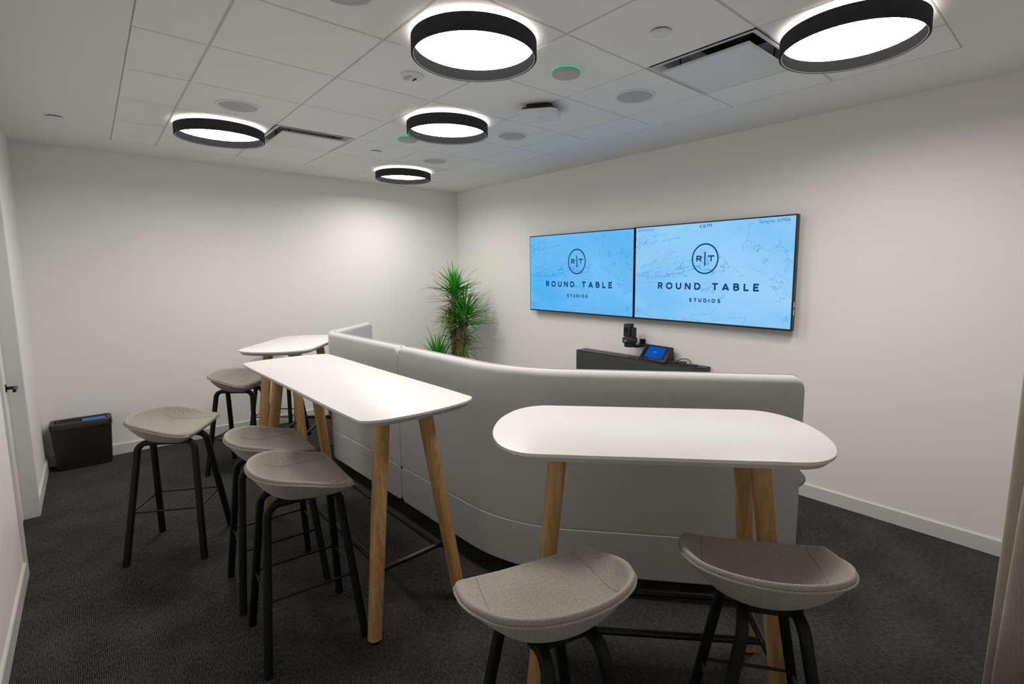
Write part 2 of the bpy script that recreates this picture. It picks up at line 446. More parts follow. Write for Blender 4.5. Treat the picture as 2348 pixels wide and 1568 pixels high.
def micpod(label, x, y):
    t = thing('ceiling_microphone', label, 'ceiling microphone', (x, y, H), 0, 'ceiling microphone discs with green rings')
    obj('led_ring', MB().lathe([(.078, -.001), (.0808, -.0035), (.0808, -.0050), (.078, -.0065), (.078, -.001)], 64), M['led'], t)['label'] = 'glowing green ring'
    obj('body', MB().lathe([(.078, 0), (.0785, -.016), (.075, -.024), (.066, -.027), (0, -.028)], 64), M['grille'], t)
    return t
m0 = micpod('ceiling microphone disc with green ring, between large drum lamp and diffuser', cx_(5), cy_(3))
dup(m0, (cx_(2), cy_(3), H), 0, 'ceiling microphone disc with green ring, half behind the middle drum lamp')

def sprinkler(label, x, y):
    t = thing('ceiling_sprinkler', label, 'sprinkler cover', (x, y, H), 0, 'small round sprinkler covers in the ceiling')
    obj('cover_plate', MB().lathe([(.045, -.008), (.0455, -.006), (.0455, -.009), (.043, -.011), (0, -.012)], 40), M['plastic_w'], t)
    obj('collar', MB().lathe([(.036, 0), (.036, -.008)], 40), M['dkhole'], t)
    return t
p0 = sprinkler('small white round sprinkler cover near the larger diffuser', cx_(6), cy_(3))
dup(p0, (cx_(1), cy_(3), H), 0, 'small white round sprinkler cover between the smaller diffuser and farthest lamp')
dup(p0, (1.143, -4.04, H), 0, 'small round sprinkler cover in the plain plaster ceiling at far left')

t = thing('ceiling_sensor', 'small white round sensor with dark slot, left of the large drum lamp', 'ceiling sensor', (cx_(4), cy_(2), H))
obj('base', MB().lathe([(.066, 0), (.066, -.008), (.060, -.014), (.050, -.018), (0, -.018)], 48), M['plastic_w'], t)
obj('slot', MB().box(-.02, .02, .012, .022, -.0215, -.017), M['dkhole'], t, smooth=False)
for k in range(3):
    a = 3.9 + k * .75
    obj('lens', MB().lathe([(.016, -.016), (.016, -.020), (.010, -.023), (0, -.024)], 20, c=(.032 * math.cos(a), .032 * math.sin(a), 0)), M['grille'], t)

t = thing('ceiling_access_point', 'white rounded-square access point hung under the ceiling on a dark bracket', 'access point', (3.515, -1.60, H), .6)
obj('bracket', MB().prism(rrect(.085, .085, .03), -.028, 0), M['dkhole'], t)
obj('back_shell', MB().prism(rrect(.125, .125, .05), -.046, -.026, 0, .02), M['dkhole'], t)
obj('cover', MB().prism(rrect(.13, .13, .055), -.064, -.044, .012, 0), M['plastic_w'], t, bevel=.004)
obj('emblem', MB().tube([(-.02, -.004, -.0642), (-.008, .004, -.0642), (.004, -.003, -.0642), (.018, .004, -.0642)], .0011, 6), M['dkhole'], t)
cb = MB().tube([(.05, .03, -.028), (.07, .05, -.02), (.06, .075, -.008), (.05, .08, 0)], .004, 8)
obj('cable', cb, M['steel'], t)

def diffuser(label, i, j):
    x, y = cx_(i), cy_(j); hx = (GX[i + 1] - GX[i]) / 2 - .008; hy = (GY[j + 1] - GY[j]) / 2 - .008
    t = thing('air_diffuser', label, 'air diffuser', (x, y, H), 0, 'square plaque air diffusers in the ceiling')
    R = lambda a, b, z: [(a, b, z), (-a, b, z), (-a, -b, z), (a, -b, z)]
    obj('pan', MB().grid([R(hx, hy, .0), R(hx - .02, hy - .02, .0), R(hx - .045, hy - .045, .02), R(hx - .085, hy - .085, .10), R(.15, .15, .12)], True), M['pan'], t, smooth=False)
    obj('neck', MB().lathe([(.15, .12), (.15, .16), (0, .16)], 32), M['dkhole'], t)
    pl = MB().grid([R(.240, .240, -.014), R(.240, .240, -.024), R(.230, .230, -.027)], True); pl.add(R(.230, .230, -.027), [(0, 1, 2, 3)]); pl.add(R(.240, .240, -.014), [(3, 2, 1, 0)])
    obj('plaque', pl, M['plastic_w'], t, smooth=False)
    for a, b in ((.17, .17), (-.17, .17), (-.17, -.17), (.17, -.17)):
        obj('hanger', MB().tube([(a, b, -.015), (a * 1.05, b * 1.05, .10)], .004, 8), M['dkhole'], t)
    return t
diffuser('large-looking square air diffuser beside the right-hand drum lamp', 6, 4)
diffuser('farther square air diffuser right of the leftmost drum lamp', 1, 2)

# ------------------------------------------------------------------ bar stools
def make_stool(label):
    t = thing('bar_stool', label, 'bar stool', (0, 0, 0), 0, 'grey tweed bar stools with black legs')
    half = [((0, .184), .776), ((.10, .184), .777), ((.196, .183), .782), ((.231, .175), .787), ((.240, .145), .791), ((.246, .085), .804), ((.248, .020), .825),
            ((.237, -.055), .846), ((.198, -.132), .859), ((.115, -.185), .865), ((0, -.204), .866)]
    full = half + [((-p[0][0], p[0][1]), p[1]) for p in half[-2:0:-1]]
    ring = smooth_loop([(p[0][0], p[0][1], p[1]) for p in full], 5)
    n = len(ring); ZP, ZB = .737, .692; C = Vector((0, .005, 0))
    def pan(y):                                                     # the sitting surface runs out towards the front edge
        k = max(0., min(1., (y + .06) / .20)); return ZP + .030 * k * k * (3 - 2 * k)
    def top(y, zr, s): return pan(y) + (zr - pan(y)) * (.10 * s ** 2 + .90 * s ** 4.6)
    rows = []
    tops = [0, .15, .3, .45, .58, .69, .78, .86, .92, .965, .99]
    for s in tops:
        r = []
        for p in ring:
            q = C + (Vector((p.x, p.y, 0)) - C) * (s * .965)
            r.append((q.x, q.y, top(q.y, p.z, s)))
        rows.append(r)
    th = .026
    for a in (.35, .75, 1.15, 1.6, 2.1, 2.6):                      # padded lip rolling over the rim
        r = []
        for p in ring:
            d = (Vector((p.x, p.y, 0)) - C); L = d.length; d.normalize()
            rad = th * .5
            q = C + d * (L * .965 + rad * math.sin(a) * .95)
            r.append((q.x, q.y, p.z - rad * (1 - math.cos(a))))
        rows.append(r)
    for s in (.94, .87, .78, .67, .55, .42, .28, .14, 0):           # deep round underside
        r = []
        for p in ring:
            q = C + (Vector((p.x, p.y, 0)) - C) * s
            zz = p.z - th
            r.append((q.x, q.y, ZB + (zz - ZB) * (s ** 2.7)))
        rows.append(r)
    seat = obj('seat', MB().grid(rows, True), M['stool'], t, angle=80)
    rim = []
    for p in ring:
        d = Vector((p.x, p.y, 0)) - C; L = d.length; d.normalize()
        rim.append(C + d * (L * .965 + .0135) + Vector((0, 0, p.z - .020)))
    k0 = 3 * 5 - 3; path = rim[k0:n - k0 + 1]
    obj('piping', MB().tube(path, .0042, 8), M['stool'], seat)
    for sx in (-1, 1):                                             # side seams of the seat cover
        pts = []
        for q in range(15):
            y = .165 - q * (.165 + .118) / 14; x = sx * (.168 + .012 * math.sin(PI * q / 14))
            ang = Vector((x, y, 0)) - C
            best = min(ring, key=lambda p: -((Vector((p.x, p.y, 0)) - C).normalized().dot(ang.normalized())))
            s = ang.length / ((Vector((best.x, best.y, 0)) - C).length * .965)
            pts.append((x, y, top(y, best.z, s) + .0002))
        obj('seam', MB().tube(pts, .0011, 6), M['seam'], seat)
    sec = [(math.copysign(abs(math.cos(a)) ** .55, math.cos(a)), math.copysign(abs(math.sin(a)) ** .55, math.sin(a))) for a in [2 * PI * q / 16 for q in range(16)]]
    FX, FY, TX, TY, ZT = .205, .207, .078, .150, .703
    def at(z):                                                      # leg centre line at height z
        k = z / ZT; return FX + (TX - FX) * k, FY + (TY - FY) * k
    for sx in (-1, 1):
        pts = []
        for sy in (-1, 1):
            leg = [(sx * FX, sy * FY, 0)]
            for z in (.2, .4, .55):
                x, y = at(z); leg.append((sx * x, sy * y, z))
            r = .055
            x1, y1 = at(ZT - r)
            for q in range(7):
                a = PI / 2 * q / 6
                yy = y1 - r * 1.0 * (1 - math.cos(a)) ; zz = ZT - r + r * math.sin(a)
                leg.append((sx * (x1 + (TX - x1) * q / 6), sy * yy, zz))
            pts += leg if sy < 0 else leg[::-1]
        obj('leg_frame', MB().tube(pts, .0168, section=sec, up=(1, 0, 0)), M['black'], t, angle=50)
    fx, fy = at(.30)
    fr = MB()
    for a, b in (((fx, fy), (-fx, fy)), ((-fx, fy), (-fx, -fy)), ((-fx, -fy), (fx, -fy)), ((fx, -fy), (fx, fy))):
        fr.tube([(a[0], a[1], .30), (b[0], b[1], .30)], .0055, 10)
    obj('footrest', fr, M['steel'], t)
    obj('seat_mount', MB().prism(rrect(.10, .10, .03), .698, .717), M['black'], t)
    return t
stA = make_stool('leftmost grey bar stool standing alone, seat turned away from the black bin')
stA.location = (2.355, -3.645, 0); stA.rotation_euler = (0, 0, math.radians(-30))
dup(stA, (3.168, -3.292, 0), math.radians(-3), 'grey bar stool at the long table, directly behind the nearer one')
dup(stA, (3.700, -3.302, 0), math.radians(-4), 'grey bar stool nearest the camera along the long table')
dup(stA, (1.173, -3.045, 0), math.radians(-40), 'farther grey bar stool between the back wall and the long table corner')
dup(stA, (.665, -2.618, 0), math.radians(-40), 'bar stool at far table, mostly hidden behind the long white table')
dup(stA, (5.117, -3.028, 0), math.radians(74), 'grey bar stool at bottom centre, turned sideways to the small front table')
dup(stA, (5.478, -2.447, 0), math.radians(36), 'grey bar stool at bottom right, facing the small front table squarely')

# ------------------------------------------------------------------ bar-height tables
ZTOP = 1.09
def table(label, loc, rot, L, W, b, c, fx, fy, tx, ty, group=None):
    t = thing('bar_table', label, 'bar table', (loc[0], loc[1], 0), rot, group)
    hx, hy = L / 2, W / 2
    P = [(hx, 0), (hx - .2 * b, hy * .42), (hx - .9 * b, hy * .80), (hx - b - c * .55, hy * .975), (hx - b - c * 1.7, hy), (0, hy)]
    full = P + [(-x, y) for x, y in P[-2::-1]] + [(-x, -y) for x, y in P[1:]] + [(x, -y) for x, y in P[-2:0:-1]]
    ring = [(v.x, v.y) for v in smooth_loop(full, 7)]
    obj('tabletop', MB().prism(ring, ZTOP - .013, ZTOP), M['laminate'], t, bevel=.0015, seg=2)
    obj('under_edge', MB().prism(ring, ZTOP - .034, ZTOP - .0135, .022, .003), M['edge'], t)
    zt = ZTOP - .034
    sec = []
    for q in range(24):
        a = 2 * PI * q / 24; sec.append((math.copysign(abs(math.cos(a)) ** .72, math.cos(a)), math.copysign(abs(math.sin(a)) ** .72, math.sin(a))))
    at = lambda z: (fx + (tx - fx) * z / zt, fy + (ty - fy) * z / zt)
    for sx in (-1, 1):
        for sy in (-1, 1):
            lg = obj('leg', MB().tube([(sx * fx, sy * fy, .014), (sx * (fx + tx) / 2, sy * (fy + ty) / 2, (zt + .014) / 2), (sx * tx, sy * ty, zt)], [.030, .033, .035], section=sec, up=(1, 0, 0)), M['oak'], t, angle=50)
            obj('foot_pad', MB().lathe([(0, 0), (.026, 0), (.026, .010), (.018, .016), (0, .016)], 24, c=(sx * fx, sy * fy, 0)), M['black'], lg)
    z = .30; rx, ry = at(z); rx -= .03; ry -= .03; q = .05
    for sx in (-1, 1):
        pts = [(sx * (rx + .015), -ry - .02, z - .02), (sx * rx, -ry + .015, z), (sx * rx, 0, z), (sx * rx, ry - .015, z), (sx * (rx + .015), ry + .02, z - .02)]
        obj('cross_rail', MB().tube(catmull(pts, False, 6), .014, 14), M['steel'], t)
    for sy in (-1, 1):
        obj('foot_rail', MB().tube([(-rx, sy * (ry - .02), z), (rx, sy * (ry - .02), z)], .014, 14), M['steel'], t)
    return t
table('long white bar table on oak legs, standing along the back of the sofa', (3.130, -2.885), math.radians(1.8), 2.01, .592, .035, .065, .856, .238, .762, .110)
g = 'short white bar tables at the sofa arms'
table('short white bar table on oak legs in the right foreground', (4.972, -2.325), math.radians(42.5), 1.28, .63, .08, .128, .470, .203, .371, .105, g)
table('short white bar table farthest away, partly hidden behind the long table', (1.33, -2.612), math.radians(-38), 1.10, .58, .08, .12, .400, .195, .300, .100, g)

# ------------------------------------------------------------------ sofa: two curved high-back modules
ZS = 1.21
def polyline_round(P, R):
    """P: list of 2-D points, R: radius for each inner corner -> dense path"""
    out = [Vector(P[0])]
    for i in range(1, len(P) - 1):
        a, b, c = Vector(P[i - 1]), Vector(P[i]), Vector(P[i + 1]); r = R[i - 1]
        d1, d2 = (a - b).normalized(), (c - b).normalized()
        th = math.acos(max(-1, min(1, d1.dot(d2)))); L = r / math.tan(th / 2)
        p, q = b + d1 * L, b + d2 * L
        cen = b + (d1 + d2).normalized() * (r / math.sin(th / 2))
        a0 = math.atan2((p - cen).y, (p - cen).x); a1 = math.atan2((q - cen).y, (q - cen).x)
        da = (a1 - a0 + PI) % (2 * PI) - PI
        for k in range(13): out.append(cen + Vector((math.cos(a0 + da * k / 12), math.sin(a0 + da * k / 12))) * r)
    out.append(Vector(P[-1]))
    res = [out[0]]
    for a, b in zip(out, out[1:]):
        n = max(1, int((b - a).length / .05))
        res += [a.lerp(b, k / n) for k in range(1, n + 1)]
    return res
def arclen(P):
    s = [0]
    for a, b in zip(P, P[1:]): s.append(s[-1] + (b - a).length)
    return s
def normals(P):
    out = []
    for i in range(len(P)):
        t = (P[min(i + 1, len(P) - 1)] - P[max(i - 1, 0)]).normalized(); out.append(Vector((-t.y, t.x)))
    return out
def dense_ends(P, r):
    """extra stations near both ends so that end corners can be rounded"""
    s = arclen(P); L = s[-1]
    want = sorted(set([0, L] + [r * (1 - math.cos(PI / 2 * k / 6)) for k in range(7)] + [L - r * (1 - math.cos(PI / 2 * k / 6)) for k in range(7)] + [x for x in s if r < x < L - r]))
    out = []; i = 0
    for x in want:
        while i < len(s) - 2 and s[i + 1] < x: i += 1
        f = (x - s[i]) / max(1e-9, s[i + 1] - s[i]); out.append(P[i].lerp(P[i + 1], min(1, max(0, f))))
    return out
def sweep(P, prof, r_end=0, z_top=None, z_bot=None, off=0):
    """prof: closed list of (inward offset, z); ends rounded in elevation by r_end"""
    P = dense_ends(P, r_end) if r_end else P
    s = arclen(P); L = s[-1]; nn = normals(P); rows = []
    for p, n, a in zip(P, nn, s):
        d = min(a, L - a); cut = 0
        if r_end and d < r_end: cut = r_end - math.sqrt(max(0, r_end ** 2 - (r_end - d) ** 2))
        row = []
        for o, z in prof:
            zz = z
            if cut:
                if z > z_top - r_end * 1.5: zz = min(z, z_top - cut - (z_top - z) * .5)
                if z_bot is not None and z < z_bot + r_end * 1.5: zz = max(z, z_bot + cut + (z - z_bot) * .5)
            row.append((p.x + n.x * (o + off), p.y + n.y * (o + off), zz))
        rows.append(row)
    return MB().grid(rows, True, True)
def rprof(t, z0, z1, r, n=5, rb=None):
    P = rrect(t / 2, (z1 - z0) / 2, r, n, t / 2, (z0 + z1) / 2); out = []
    if rb: P = P[:2 * n + 2] + [q for q in rrect(t / 2, (z1 - z0) / 2, rb, n, t / 2, (z0 + z1) / 2)[2 * n + 2:]]
    for a, b in zip(P, P[1:] + P[:1]):
        out.append(a); d = math.hypot(b[0] - a[0], b[1] - a[1])
        if d > .05:
            for f in (.008 / d, .02 / d, 1 - .02 / d, 1 - .008 / d): out.append((a[0] + (b[0] - a[0]) * f, a[1] + (b[1] - a[1]) * f))
    return out

def sofa(label, P, R, legs):
    t = thing('sofa_module', label, 'sofa', (P[0][0], P[0][1], 0), 0, 'grey high-backed sofa modules')
    base = Vector((P[0][0], P[0][1]))
    path = [p - base for p in polyline_round([Vector(p) for p in P], R)]
    bk = obj('backrest', sweep(path, rprof(.095, .3635, ZS, .030, rb=.006), .05, ZS), M['sofa'], t, angle=60)
    # welt running along the top edge and down both ends
    q = dense_ends(path, .05); s = arclen(q); nn = normals(q); pts = []
    def lift(a):
        d = min(a, s[-1] - a); return 0 if d > .05 else .05 - math.sqrt(max(0, .0025 - (.05 - d) ** 2))
    for k in (0, ):
        p, n = q[0], nn[0]; pts += [(p.x + n.x * .05, p.y + n.y * .05, z) for z in (.42, .7, 1.0)]
    pts += [(p.x + n.x * .05, p.y + n.y * .05, ZS + .0005 - lift(a)) for p, n, a in zip(q, nn, s)]
    p, n = q[-1], nn[-1]; pts += [(p.x + n.x * .05, p.y + n.y * .05, z) for z in (1.0, .7, .42)]
    obj('piping', MB().tube(pts, .0032, 8), M['piping'], bk)
    obj('base_shell', sweep(path, rprof(.096, .115, .3645, .006), .045, .372, .115, -.002), M['sofa'], t, angle=60)
    inner = [p + n * .105 for p, n in zip(path, normals(path))]
    obj('seat_cushion', sweep(inner, rprof(.42, .30, .45, .04), .05, .45), M['sofa'], t, angle=60)
    obj('seat_frame', sweep(inner, rprof(.38, .13, .295, .015)), M['sofa'], t, angle=60)
    s2 = arclen(path); nn = normals(path)
    for f in legs:
        for off in (.09, .45):
            i = min(range(len(s2)), key=lambda k: abs(s2[k] - f * s2[-1])); p, n = path[i], nn[i]
            c = p + n * off
            obj('leg', MB().tube([(c.x, c.y, 0), (c.x, c.y, .13)], [.014, .020], 16), M['walnut'], t)
    return t
seam = (2.965, -2.430)
sofa('left half of the grey high-backed sofa, behind the long table', [(1.125, -1.895), (1.710, -2.485), (seam[0] - .004, seam[1])], [.36], (.12, .45, .96))
sofa('right half of the grey high-backed sofa, behind the short front table', [(seam[0] + .004, seam[1] - .0), (4.10, -2.385), (5.215, -1.455)], [1.0], (.04, .5, .93))

# low round side table, seen past the sofa end
t = thing('side_table', 'low charcoal round side table peeking out past the right sofa end', 'side table', (4.75, -.80, 0))
obj('tabletop', MB().lathe([(0, .405), (.245, .405), (.252, .412), (.252, .418), (.247, .424), (0, .424)], 64), M['charcoal'], t)
obj('stem', MB().lathe([(.022, .012), (.022, .405)], 24), M['steel'], t)
obj('foot_plate', MB().lathe([(0, 0), (.16, 0), (.16, .006), (.03, .014), (0, .014)], 48), M['steel'], t)

# ------------------------------------------------------------------ wall displays
def display(label, x0, x1, z0, z1, scr, xr):
    cxm, czm = (x0 + x1) / 2, (z0 + z1) / 2; w, h = (x1 - x0) / 2, (z1 - z0) / 2
    t = thing('wall_display', label, 'wall display', (cxm, 0, czm), 0, 'pair of wall displays side by side')
    obj('housing', MB().box(-w, w, -.085, -.040, -h, h), M['bezel'], t, smooth=False, bevel=.003)
    obj('rear_cover', MB().box(-w * .7, w * .7, -.041, -.022, -h * .75, h * .6), M['plasticb'], t, smooth=False)
    obj('wall_bracket', MB().box(-.3, .3, -.022, 0, -.2, .2), M['steel'], t, smooth=False)
    b = .011
    obj('screen', MB().box(-w + b, w - b, -.0868, -.084, -h + b + .004, h - b), scr, t, smooth=False)
    return t
YS = -.0872
def letters(par, name, body, x, z, width, height, mat, bold=0., spacing=1., align='CENTER'):
    me = text_mesh(body, width, height, bold=bold, spacing=spacing, align=align)
    o = obj(name, me, mat, par, smooth=False); o.location = (x, YS - .0003, z); return o
STROKES = {   # sans capitals as pen strokes in a box 1 high; (width, strokes)
    'R': (.78, [[(.09, 0), (.09, .91), (.45, .91), (.60, .86), (.68, .76), (.68, .62), (.60, .51), (.45, .46), (.09, .46)], [(.40, .46), (.70, 0)]]),
    'O': (1.06, [[(.53 + .44 * math.cos(a), .5 + .415 * math.sin(a)) for a in [2 * PI * q / 28 for q in range(29)]]]),
    'U': (.86, [[(.09, 1), (.09, .38)] + [(.43 - .34 * math.cos(a), .40 - .31 * math.sin(a)) for a in [PI * q / 14 for q in range(1, 14)]] + [(.77, .38), (.77, 1)]]),
    'N': (.88, [[(.09, 0), (.09, 1)], [(.13, .93), (.75, .07)], [(.79, 0), (.79, 1)]]),
    'D': (.92, [[(.09, .09), (.09, .91), (.42, .91)] + [(.42 + .41 * math.sin(a), .5 + .41 * math.cos(a)) for a in [PI * q / 14 for q in range(1, 14)]] + [(.42, .09), (.06, .09)]]),
    'T': (.84, [[(0, .915), (.84, .915)], [(.42, 0), (.42, .91)]]),
    'A': (.98, [[(.08, 0), (.49, .95)], [(.49, .95), (.90, 0)], [(.22, .27), (.76, .27)]]),
    'B': (.80, [[(.09, .09), (.09, .91), (.45, .91), (.60, .85), (.64, .73), (.60, .60), (.45, .53), (.09, .53)], [(.45, .53), (.64, .46), (.71, .31), (.64, .16), (.45, .09), (.09, .09)]]),
    'L': (.66, [[(.09, 1), (.09, .09), (.66, .09)]]),
    'E': (.72, [[(.70, .91), (.09, .91), (.09, .09), (.72, .09)], [(.09, .51), (.62, .51)]]),
    'S': (.80, [[(.70, .78), (.60, .88), (.42, .92), (.24, .89), (.13, .79), (.13, .67), (.24, .57), (.42, .51), (.60, .44), (.70, .34), (.69, .21), (.58, .11), (.40, .08), (.21, .12), (.10, .24)]]),
    'I': (.18, [[(.09, 0), (.09, 1)]]),
}
def capitals(par, body, xa, xb, z, h, mat, gap, pen=.17):
    """one mesh per letter, spread from xa to xb on the baseline z"""
    widths = [STROKES[ch][0] if ch != ' ' else .55 for ch in body]
    tot = sum(widths) + gap * (len(body) - 1); k = (xb - xa) / tot; x = xa
    for ch, wd in zip(body, widths):
        if ch != ' ':
            mb = MB()
            for st in STROKES[ch][1]:
                pts = [Vector((x + a * k, z + b * h)) for a, b in st]; n = len(pts); r = pen * h / 2
                closed = (pts[0] - pts[-1]).length < 1e-6
                L, Rr = [], []
                for i in range(n):
                    if closed: p0, p1 = pts[(i - 1) % (n - 1)], pts[(i + 1) % (n - 1)]
                    else: p0, p1 = pts[max(0, i - 1)], pts[min(n - 1, i + 1)]
                    if 0 < i < n - 1:
                        d0 = (pts[i] - pts[i - 1]).normalized(); d1 = (pts[i + 1] - pts[i]).normalized()
                        t = (d0 + d1); t = t.normalized() if t.length > 1e-6 else d0
                        m = 1 / max(.6, t.dot(d0))
                    else: t = (p1 - p0).normalized(); m = 1
                    nn = Vector((-t.y, t.x)) * r * m
                    L.append((pts[i].x + nn.x, YS, pts[i].y + nn.y)); Rr.append((pts[i].x - nn.x, YS, pts[i].y - nn.y))
                mb.grid([L, Rr])
            obj('lettering', mb, mat, par, smooth=False)
        x += (wd + gap) * k
def logo(t, dx, dz, k):
    n = 96; rx, rz, wd = .123 * k, .1285 * k, .0125 * k
    rows = [[(dx + (rx - e) * math.cos(2 * PI * j / n), YS, dz + .121 * k + (rz - e) * math.sin(2 * PI * j / n)) for j in range(n)] for e in (wd, 0)]
    em = MB().grid(rows, True)
    obj('emblem_ring', em, M['ink'], t, smooth=False)
    obj('emblem_bar', MB().add([(dx - .006 * k, YS, dz + .064 * k), (dx + .006 * k, YS, dz + .064 * k), (dx + .006 * k, YS, dz + .180 * k), (dx - .006 * k, YS, dz + .180 * k)], [(0, 1, 2, 3)]), M['ink'], t, smooth=False)
    capitals(t, 'R', dx - .080 * k, dx - .028 * k, dz + .098 * k, .049 * k, M['ink'], 0, .24)
    capitals(t, 'T', dx + .027 * k, dx + .085 * k, dz + .098 * k, .049 * k, M['ink'], 0, .24)
    capitals(t, 'ROUND TABLE', dx - .457 * k, dx + .466 * k, dz - .139 * k, .057 * k, M['ink'], .60, .25)
    capitals(t, 'STUDIOS', dx - .136 * k, dx + .150 * k, dz - .243 * k, .030 * k, M['ink'], .68, .28)
dl = display('left wall display with blue marble screen, farther from the camera', 1.655, 3.158, 1.262, 2.117, M['scrL'], 0)
logo(dl, .004, 0, 1.04)
dr = display('right wall display showing the time and a sharing key', 3.166, 4.612, 1.262, 2.121, M['scrR'], 0)
logo(dr, 0, 0, 1.0)
letters(dr, 'lettering', '4:38 PM', -.004, .377, .112, .030, M['ink'], .0)
letters(dr, 'lettering', '2K5A Pitch Room', -.603, .384, .180, .024, M['inkteal'], .0)
letters(dr, 'lettering', 'Sharing Key', .504, .380, .122, .025, M['inkteal'], .004)
letters(dr, 'lettering', 'VUYMDA', .628, .379, .095, .0265, M['ink'], .0)
for z in (-.31, -.255): obj('side_port', MB().box(.7225, .7245, -.075, -.060, z, z + .042), M['plastic_w'], dr, smooth=False)

# ------------------------------------------------------------------ slim black cabinet and the things on it
ZC = .890
ol = [(2.475, -.005), (2.475, -.155)] + [(3.80 + .05 * math.sin(a), -.155 + .03 * (1 - math.cos(a))) for a in (0, .5, 1.0, 1.4)] + [(3.925, -.085), (3.930, -.005)]
t = thing('media_cabinet', 'slim black cabinet against the wall under the displays', 'cabinet', (3.2, -.08, 0))
loc = [(x - 3.2, y + .08) for x, y in ol]
obj('carcass', MB().prism(loc, .06, ZC - .012), M['cab'], t, bevel=.002)
obj('top_panel', MB().prism(loc, ZC - .012, ZC), M['cab'], t, bevel=.002)
obj('plinth', MB().box(-.68, .66, -.045, .07, 0, .06), M['black'], t, smooth=False)

# conference camera on a wall bracket
t = thing('wall_mounted_camera', 'black pan-and-tilt camera on a wall bracket below the displays', 'camera', (3.185, -.165, 1.0))
obj('wall_bracket', MB().box(-.02, .075, .01, .165, -.005, .020).box(.0, .062, .150, .165, -.008, .062), M['steel'], t, bevel=.003)
obj('base', MB().lathe([(0, .0), (.050, .0), (.053, .005), (.053, .034), (.068, .040), (.071, .046), (.071, .082), (.068, .088), (0, .090)], 48), M['plasticb'], t)
obj('yoke', MB().box(.034, .056, -.028, .028, .085, .185), M['plasticb'], t, bevel=.006)
hdm = obj('head', MB().prism(rrect(.039, .042, .018), .098, .218, 0, .003), M['plasticb'], t, bevel=.004)
hdm.location = (-.012, -.005, 0)
obj('lens', MB().lathe([(0, 0), (.026, 0), (.026, .003), (0, .005)], 32), M['steel'], hdm, loc=(0, -.042, .165)).rotation_euler = (PI / 2, 0, 0)
obj('badge', MB().box(-.014, .014, -.0718, -.070, .060, .066), M['plastic_w'], t, smooth=False)

# tablet in a slanted stand
t = thing('control_tablet', 'control tablet with blue screen in a slanted stand on the black cabinet', 'tablet', (3.435, -.100, ZC), -.12)
prof = [(-.062, 0), (-.062, .014), (.045, .135), (.060, .132), (.075, 0)]
obj('stand', MB().grid([[(x, y, z) for y, z in prof] for x in (-.155, .155)], True, True), M['plasticb'], t, bevel=.003)
sl = Vector((0, .107, .121)).normalized(); nr = Vector((0, -.121, .107)).normalized(); o0 = Vector((0, -.062, .014))
def slab(hw, a, b, th, off):
    pts = []
    for k in (off, off + th):
        for x, s in ((-hw, a), (hw, a), (hw, b), (-hw, b)): pts.append(o0 + sl * s + nr * k + Vector((x, 0, 0)))
    return MB().add(pts, [(0, 1, 2, 3), (4, 5, 6, 7), (0, 1, 5, 4), (1, 2, 6, 5), (2, 3, 7, 6), (3, 0, 4, 7)])
obj('bezel', slab(.125, .012, .150, .003, .0), M['bezel'], t, smooth=False)
obj('screen', slab(.100, .020, .140, .0012, .003), M['tabscr'], t, smooth=False)['label'] = 'blue lit screen'
obj('on_screen_button', slab(.020, .080, .090, .0004, .0042), M['tabgrn'], t, smooth=False)

def remote(label, x, y, rz, w, l, h, keys):
    t = thing('remote_control', label, 'remote control', (x, y, ZC), rz, 'remote controls on the black cabinet')
    obj('body', MB().prism(rrect(l / 2, w / 2, .012), 0, h), M['plasticb'], t, bevel=.003)
    for i in range(keys):
        for j in (-1, 0, 1):
            obj('button', MB().box(-l * .36 + i * l * .12, -l * .36 + i * l * .12 + .008, j * w * .27 - .004, j * w * .27 + .004, h, h + .0025), M['plasticm'], t, smooth=False)
    return t
remote('black remote control with rows of buttons beside the tablet stand', 3.655, -.100, .35, .045, .17, .022, 6)
remote('flat plain black remote control at the right of the buttoned one', 3.775, -.105, .3, .045, .16, .014, 0)
cab = MB().tube(catmull([(3.60, -.03, ZC + .005), (3.65, -.025, ZC + .030), (3.71, -.03, ZC + .042), (3.755, -.04, ZC + .030), (3.765, -.05, ZC + .005)], False, 8), .0035, 8)
tag(obj('cable', cab, M['plasticb']), 'thin black cable looping behind the remote controls', 'cable')
cab = MB().tube(catmull([(3.245, -.120, ZC + .005), (3.20, -.130, ZC + .004), (3.15, -.135, ZC + .004), (3.17, -.149, ZC + .004), (3.22, -.150, ZC + .004)], False, 8), .003, 8)
tag(obj('cable', cab, M['plasticb']), 'short black cable lying left of the tablet stand', 'cable')

# ------------------------------------------------------------------ recycling bin in the left corner
t = thing('recycling_bin', 'dark slim two-part waste bin with blue insert in the left corner', 'bin', (.135, -4.105, 0), math.radians(0))
def rr(hx, hy, r, z): return [(x, y, z) for x, y in rrect(hx, hy, r, 6)]
bx = MB().grid([rr(.085, .180, .03, 0), rr(.088, .185, .03, .02), rr(.106, .203, .03, .362)], True, True)
obj('body', bx, M['bin'], t)
obj('lid', MB().grid([rr(.108, .205, .03, .364), rr(.111, .209, .03, .366), rr(.110, .208, .03, .412), rr(.104, .202, .03, .420), rr(.078, .176, .03, .420), rr(.072, .170, .03, .398)], True), M['bin'], t)
obj('slot_insert', MB().prism(rrect(.070, .080, .015, 5, 0, -.088), .385, .398), M['binbrown'], t)
obj('slot_insert', MB().prism(rrect(.071, .082, .015, 5, 0, .086), .385, .409), M['binblue'], t)['label'] = 'bright blue recycling insert'

